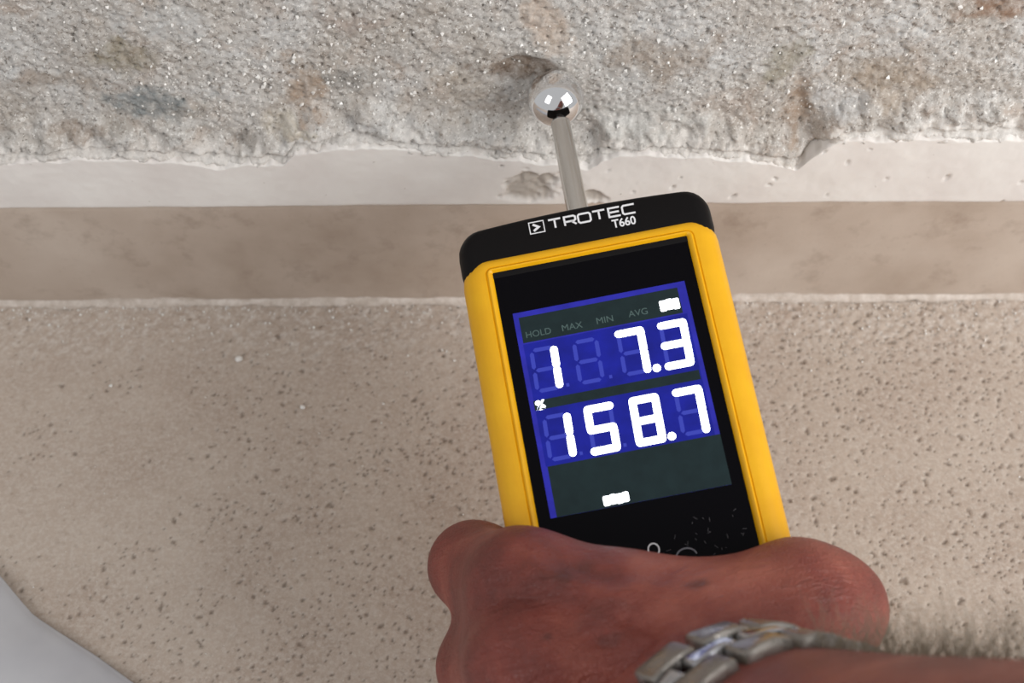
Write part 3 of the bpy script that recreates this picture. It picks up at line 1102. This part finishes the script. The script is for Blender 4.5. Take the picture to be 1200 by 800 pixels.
def hair(root, nrm, tng, length, r0, curl):
    p = root.copy()
    d = nrm * 0.75 + tng * 0.7 + rs.randn(3) * curl
    d /= np.linalg.norm(d)
    k0 = len(hb_v)
    segs = 5
    bend = rs.randn(3) * 0.35 + tng * 0.25
    u = np.cross(d, (0.2, 0.5, 0.84))
    u /= np.linalg.norm(u)
    w = np.cross(d, u)
    for i in range(segs + 1):
        rr = r0 * (1 - 0.75 * i / segs)
        for a in (0, 2.094, 4.189):
            hb_v.append(tuple(p + rr * (math.cos(a) * u + math.sin(a) * w)))
        d = d + bend * 0.28
        d /= np.linalg.norm(d)
        p = p + d * length / segs
    for i in range(segs):
        for a in range(3):
            e = (a + 1) % 3
            hb_f.append((k0 + i * 3 + a, k0 + i * 3 + e, k0 + i * 3 + 3 + e, k0 + i * 3 + 3 + a))


for i in range(5000):
    s = rs.uniform(22, 130)
    th = rs.uniform(-50, 85)
    a = math.radians(th)
    rw, rd = wrist_radii(s)
    nr = W_ * math.cos(a) / rw + D_ * math.sin(a) / rd
    nr /= np.linalg.norm(nr)
    root = WC + A_ * s + W_ * rw * math.cos(a) + D_ * rd * math.sin(a) - nr * 0.4
    hair(root, nr, -A_ * 0.5 + W_ * 0.4, rs.uniform(6, 13), rs.uniform(0.06, 0.1), 0.45)
hv = mesh_obj('arm_hair', hb_v, np.array(hb_f), m_hair, person)
tag(hv, 'short greyish blond hair on the forearm', kind='stuff')

# ------------------------------------------------------------------ wristwatch
watch = bpy.data.objects.new('wristwatch', None)
watch.empty_display_size = 0.02
COL.objects.link(watch)
SW_ = 12.0
TH_CASE = math.radians(222)
wc = WC + A_ * SW_
watch.matrix_world = DEV @ Matrix.Translation(Vector(wc * MM))
tag(watch, 'steel link bracelet watch worn on the wrist behind the hand', 'watch')
m_steel = mat('worn_steel', (0.33, 0.305, 0.28, 1), 0.34, 1.0)
n = NT(m_steel)
n.link(n.ramp(n.noise(500, 4, 0.7), [(0.3, (0.22, 0.22, 0.22, 1)), (0.7, (0.42, 0.42, 0.42, 1))]), n.b.inputs['Roughness'])
n.normal(n.bump(n.noise(900, 3, 0.6), 0.1, 0.0003))
m_steel2 = mat('polished_steel', (0.50, 0.50, 0.52, 1), 0.2, 1.0)
RWx, RDx = wrist_radii(SW_)
RWx, RDx = float(RWx) + 1.9, float(RDx) + 1.9


def ring_frame(th):
    p = W_ * RWx * math.cos(th) + D_ * RDx * math.sin(th)
    tg = -W_ * RWx * math.sin(th) + D_ * RDx * math.cos(th)
    tg /= np.linalg.norm(tg)
    nr = np.cross(tg, A_)
    if nr @ p < 0:
        nr = -nr
    return p, tg, nr


def link_piece(th, a0, half_t, half_a, half_n, name, m_, out=0.0):
    p, tg, nr = ring_frame(th)
    p = p + A_ * a0 + nr * out
    bv = 0.55
    prof_ = [(-half_n, bv * 0.6), (-half_n + bv * 0.6, 0), (half_n - bv, 0), (half_n - bv * 0.3, bv * 0.35), (half_n, bv)]
    rings_ = []
    for z, ins_ in prof_:
        q = []
        for x, y in rrect(half_t - ins_, half_a - ins_, -half_a + ins_, 0.7, n=3, m=4):
            bow = -0.035 * x * x
            q.append(p + tg * x + A_ * y + nr * (z + bow))
        rings_.append(q)
    b_ = MB()
    b_.rings(rings_)
    return auto_smooth(b_.build(name, m_, watch), 30)


# equal arc-length steps round the wrist
ths = np.linspace(0, 2 * math.pi, 721)
pp = np.array([W_ * RWx * math.cos(t_) + D_ * RDx * math.sin(t_) for t_ in ths])
al = np.concatenate([[0], np.cumsum(np.linalg.norm(np.diff(pp, axis=0), axis=1))])
NL = 14
pitch = al[-1] / NL
for i in range(NL):
    th0 = float(np.interp((i * pitch) % al[-1], al, ths))
    th1 = float(np.interp(((i + 0.5) * pitch) % al[-1], al, ths))
    if not (abs(th0 - TH_CASE) < 0.62):
        link_piece(th0, -5.9, pitch * 0.425, 3.3, 1.8, 'outer_link', m_steel)
        link_piece(th0, 5.9, pitch * 0.425, 3.3, 1.8, 'outer_link', m_steel)
    if not (abs(th1 - TH_CASE) < 0.62):
        link_piece(th1, 0.0, pitch * 0.41, 2.3, 1.45, 'centre_link', m_steel2)
# case, bezel, dial and crown on the back of the wrist
p, tg, nr = ring_frame(TH_CASE)


def case_disc(prof_, name, m_, n_=40):
    b_ = MB()
    b_.rings([[p + nr * z + r * (math.cos(a) * tg + math.sin(a) * A_) for a in [2 * math.pi * k / n_ for k in range(n_)]] for r, z in prof_])
    return auto_smooth(b_.build(name, m_, watch), 30)


case_disc([(16, -1.2), (18.5, 0.2), (19, 3), (18.5, 5.5), (17.5, 6.2)], 'case', m_steel)
case_disc([(17.5, 6.0), (17.2, 7.4), (15.4, 8.0), (15.0, 7.0)], 'bezel', m_steel2)
case_disc([(15.2, 6.6), (15.2, 7.1)], 'dial', mat('dark_dial', lin(24, 26, 34), 0.25))
b = MB()
b.rings([[p + nr * 3 + A_ * (-19 - z) + 2.6 * (math.cos(a) * tg + math.sin(a) * nr) for a in [2 * math.pi * k / 14 for k in range(14)]] for z in (-0.5, 3.0)])
auto_smooth(b.build('crown', m_steel, watch))
